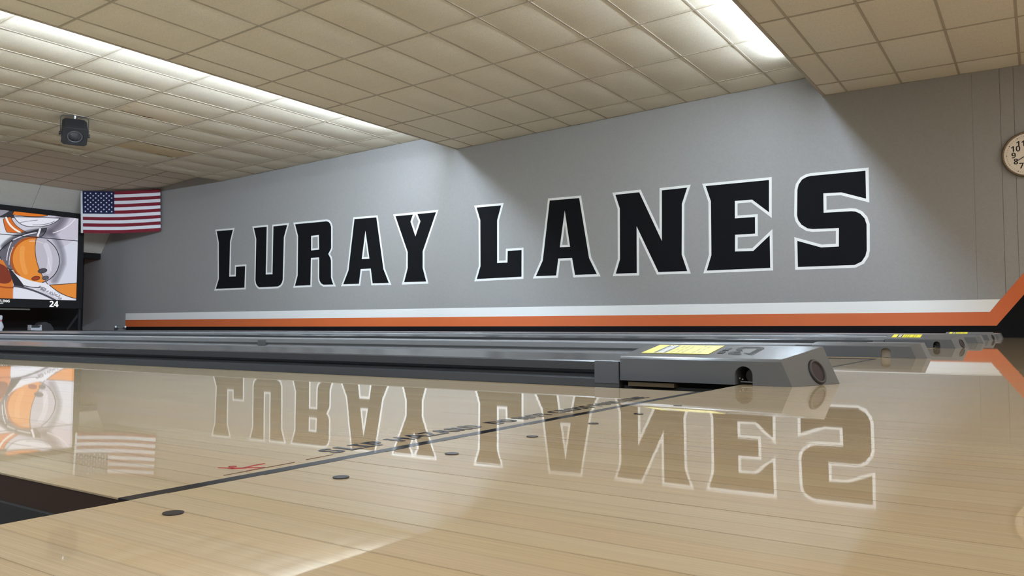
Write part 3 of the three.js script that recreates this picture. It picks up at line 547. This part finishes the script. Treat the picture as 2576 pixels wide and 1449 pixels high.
// ---------------------------------------------------------------- stage lamp under the ceiling
{
  const C = new THREE.Vector3(6.69, 3.27, -12.5), yc = y3(-12.5) - 0.012;
  const s = thing('stage_lamp', 'black boxy stage lamp hanging from the ceiling on a thin yoke', 'stage lamp', [C.x, C.y, C.z], THREE.MathUtils.degToRad(-22));
  const wire = std(lin(0.02, 0.018, 0.016), 0.5), body = std(lin(0.010, 0.010, 0.011), 0.6);
  const top = yc - C.y, hw = 0.20;
  const yoke = new THREE.CatmullRomCurve3([[-hw, -0.02, 0], [-hw, top * 0.5, 0], [-hw, top - 0.04, 0], [-hw + 0.03, top - 0.008, 0], [0, top - 0.006, 0], [hw - 0.03, top - 0.008, 0], [hw, top - 0.04, 0], [hw, top * 0.5, 0], [hw, -0.02, 0]].map((q) => new THREE.Vector3(...q)), false, 'catmullrom', 0.15);
  part('yoke', new THREE.TubeGeometry(yoke, 60, 0.007, 8), wire, s);
  part('ceiling_stud', new THREE.CylinderGeometry(0.02, 0.012, 0.05, 14).translate(0, top - 0.02, 0), metalGrey, s);
  const head = new THREE.Group(); head.name = 'head'; head.rotation.x = THREE.MathUtils.degToRad(47); s.add(head);
  const oct = (w, h, ch) => shapeOf([[-w + ch, -h], [w - ch, -h], [w, -h + ch], [w, h - ch], [w - ch, h], [-w + ch, h], [-w, h - ch], [-w, -h + ch]]);
  const front = oct(0.18, 0.165, 0.035); front.holes.push(new THREE.Path().absarc(0, -0.01, 0.128, 0, Math.PI * 2, true));
  part('housing', mergeGeometries([new THREE.ExtrudeGeometry(oct(0.165, 0.15, 0.03), { depth: 0.20, bevelEnabled: true, bevelSize: 0.012, bevelThickness: 0.015, bevelSegments: 2 }).translate(0, 0, -0.16), new THREE.ExtrudeGeometry(front, { depth: 0.035, bevelEnabled: true, bevelSize: 0.006, bevelThickness: 0.006, bevelSegments: 2 }).translate(0, 0, 0.06)]), body, head);
  part('lens', new THREE.SphereGeometry(0.15, 36, 14, 0, Math.PI * 2, 0, 1.0).rotateX(Math.PI / 2).translate(0, -0.01, -0.03), new THREE.MeshPhysicalMaterial({ color: lin(0.02, 0.02, 0.025), roughness: 0.08, ior: 1.6 }), head);
  part('reflector', new THREE.TorusGeometry(0.105, 0.018, 12, 40).translate(0, -0.01, 0.078), std(lin(0.06, 0.062, 0.065), 0.4, { metalness: 0.3 }), head);
  for (const q of [-1, 1]) part('knob', new THREE.CylinderGeometry(0.03, 0.03, 0.025, 18).rotateZ(Math.PI / 2), body, s, [q * (hw + 0.008), -0.02, 0]);
  part('cable', new THREE.TubeGeometry(new THREE.CatmullRomCurve3([[0.02, 0.1, -0.1], [0.045, 0.18, -0.05], [0.03, top - 0.05, -0.01], [0.0, top - 0.03, 0]].map((q) => new THREE.Vector3(...q))), 24, 0.006, 8), wire, s);
}

// ---------------------------------------------------------------- wall clock
{
  const k = thing('wall_clock', 'round wall clock with black numerals and a thin wooden rim', 'clock', [WX, 2.215, 0.44], -Math.PI / 2);
  const R = 0.262;
  const face = canvasTexture(1024, 1024, (c, w, h) => {
    c.fillStyle = '#e6dcd0'; c.fillRect(0, 0, w, h); c.fillStyle = '#0d0b0a'; c.textAlign = 'center'; c.textBaseline = 'middle'; c.font = 'bold 186px sans-serif';
    for (let i = 1; i <= 12; i++) { const a = i * Math.PI / 6; c.fillText(String(i), w / 2 + Math.sin(a) * 304, h / 2 - Math.cos(a) * 304); }
    for (let i = 0; i < 60; i++) { const a = i * Math.PI / 30; c.beginPath(); c.arc(w / 2 + Math.sin(a) * 446, h / 2 - Math.cos(a) * 446, i % 5 ? 6 : 11, 0, 7); c.fill(); }
  });
  part('rim', new THREE.LatheGeometry([[R - 0.006, 0.0], [R + 0.018, 0.0], [R + 0.021, 0.02], [R + 0.014, 0.042], [R + 0.004, 0.046], [R - 0.006, 0.034], [R - 0.006, 0.0]].map(([a, b]) => new THREE.Vector2(a, b)), 64).rotateX(Math.PI / 2), std(lin(0.17, 0.12, 0.075), 0.5), k);
  const disc = new THREE.CylinderGeometry(R - 0.004, R - 0.004, 0.02, 64); { const p = disc.attributes.position, uv = disc.attributes.uv; for (let i = 0; i < p.count; i++) uv.setXY(i, p.getX(i) / (2 * R) + 0.5, 0.5 - p.getZ(i) / (2 * R)); } disc.rotateX(Math.PI / 2);
  part('face', disc, std(0xffffff, 0.5, { map: face }), k, [0, 0, 0.014]);
  const hand = (l, w, ang, z, name) => { const m = part(name, box(w, l, 0.003, 0, l / 2 - 0.02, 0), black, k, [0, 0, z]); m.rotation.z = -ang; };
  hand(0.185, 0.009, THREE.MathUtils.degToRad(240), 0.028, 'minute_hand'); hand(0.11, 0.014, THREE.MathUtils.degToRad(200), 0.032, 'hour_hand');
  part('hub', new THREE.CylinderGeometry(0.012, 0.012, 0.008, 18).rotateX(Math.PI / 2), black, k, [0, 0, 0.033]);
}

// ---------------------------------------------------------------- small things at the pin end
{
  const prof = [[0, 0], [0.0258, 0], [0.0282, 0.006], [0.036, 0.057], [0.0495, 0.092], [0.0605, 0.114], [0.0578, 0.149], [0.047, 0.184], [0.031, 0.219], [0.0236, 0.254], [0.0249, 0.276], [0.0294, 0.298], [0.0323, 0.343], [0.029, 0.362], [0.018, 0.376], [0, 0.381]];
  const p = thing('bowling_pin', 'white bowling pin with a red neck stripe under the screens', 'bowling pin', [8.17, 0.0, -18.2]);
  part('body', new THREE.LatheGeometry(prof.map(([a, b]) => new THREE.Vector2(a, b)), 32), std(lin(0.55, 0.57, 0.62), 0.25), p);
  part('stripe', new THREE.LatheGeometry([[0.0257, 0.240], [0.0251, 0.249], [0.0246, 0.256]].map(([a, b]) => new THREE.Vector2(a + 0.0012, b)), 32), std(lin(0.4, 0.03, 0.05), 0.35), p);
  part('stripe', new THREE.LatheGeometry([[0.0265, 0.264], [0.0262, 0.271], [0.0268, 0.278]].map(([a, b]) => new THREE.Vector2(a + 0.0004, b)), 32), std(lin(0.4, 0.03, 0.05), 0.35), p);

  const t = thing('tray', 'small white open tray on the divider end, left of the grey cover', 'tray', [8.73, 0.0525, -17.9]);
  const wm = std(lin(0.5, 0.5, 0.53), 0.5);
  part('tray_wall', mergeGeometries([span(-0.115, 0.115, 0, 0.055, 0.062, 0.07), span(-0.115, -0.1, 0.0, 0.115, -0.07, 0.062), span(0.1, 0.115, 0.0, 0.115, -0.07, 0.062), span(-0.1, 0.1, 0, 0.055, -0.07, -0.062), span(-0.1, 0.1, 0, 0.006, -0.062, 0.062)]), wm, t);
  part('tray_post', span(0.075, 0.1, 0.055, 0.075, 0.045, 0.062), wm, t);
  part('tray_filling', new RoundedBoxGeometry(0.19, 0.10, 0.11, 3, 0.02).translate(0, 0.06, -0.005), std(lin(0.03, 0.03, 0.03), 0.7), t);

  const m = thing('pit_cover', 'dark grey rounded cover beside the small white tray', 'cover', [9.545, -0.02, -19.2]);
  const sh = new THREE.Shape(); sh.moveTo(-0.24, 0); for (const [a, b] of [[-0.22, 0.22], [-0.15, 0.33], [-0.06, 0.375], [0.02, 0.37], [0.06, 0.335], [0.075, 0.315], [0.115, 0.32], [0.16, 0.255], [0.19, 0.2], [0.215, 0.17], [0.22, 0]]) sh.lineTo(a, b); sh.closePath();
  part('shell', new THREE.ExtrudeGeometry(sh, { depth: 0.3, bevelEnabled: true, bevelSize: 0.015, bevelThickness: 0.02, bevelSegments: 3 }).translate(0, 0, -0.15).scale(0.78, 0.68, 0.7), std(lin(0.035, 0.035, 0.04), 0.85), m);

  const b = thing('reflector_bracket', 'dark bracket with two bright round knobs at the foot of the grey wall', 'bracket', [10.50, 0.0505, -17.6]);
  const bs = new THREE.Shape(); bs.moveTo(-0.135, 0); for (const [x, y] of [[-0.135, 0.062], [-0.10, 0.07], [-0.05, 0.042], [0.05, 0.042], [0.10, 0.07], [0.135, 0.062], [0.15, 0]]) bs.lineTo(x, y); bs.closePath();
  part('arm', new THREE.ExtrudeGeometry(bs, { depth: 0.02, bevelEnabled: true, bevelSize: 0.002, bevelThickness: 0.002, bevelSegments: 1 }).translate(0, 0, -0.012), std(lin(0.02, 0.022, 0.025), 0.5), b);
  for (const x of [-0.118, 0.118]) part('knob', new THREE.SphereGeometry(0.023, 24, 16).scale(1, 1.15, 1), std(lin(0.8, 0.82, 0.85), 0.2), b, [x, 0.078, 0.018]);
  part('hump', new THREE.SphereGeometry(0.09, 28, 10, 0, Math.PI * 2, 0, Math.PI / 2).scale(1, 0.52, 0.7), std(lin(0.10, 0.095, 0.10), 0.6), b, [0.01, 0, 0.03]);
}

// ---------------------------------------------------------------- unseen warm lamps, added behind the camera to fill floor, ceiling and wall
const roomMat = std(0x111111, 0.5, { emissive: ROOM_COLOR, emissiveIntensity: 1.6 });
for (let i = 0; i < 5; i++) {
  const x = 8.6 - i * 4.4, l = thing('added_fill_lamp', 'unseen warm flat lamp added as fill light behind the camera', 'ceiling lamp', [x, 3.3, 3.9], 0, 'added warm fill lamps over the approach');
  part('diffuser', box(2.4, 0.012, 0.6), roomMat, l); part('frame', mergeGeometries([span(-1.22, 1.22, -0.008, 0.02, 0.3, 0.32), span(-1.22, 1.22, -0.008, 0.02, -0.32, -0.3), span(-1.22, -1.2, -0.008, 0.02, -0.3, 0.3), span(1.2, 1.22, -0.008, 0.02, -0.3, 0.3)]), gridMat, l);
  const a = new THREE.RectAreaLight(ROOM_COLOR, ROOM_LIGHT, 2.4, 0.6); a.position.set(x, 3.285, 3.9); a.lookAt(x, 0, 3.9); scene.add(a);
}

renderer.render(scene, camera);
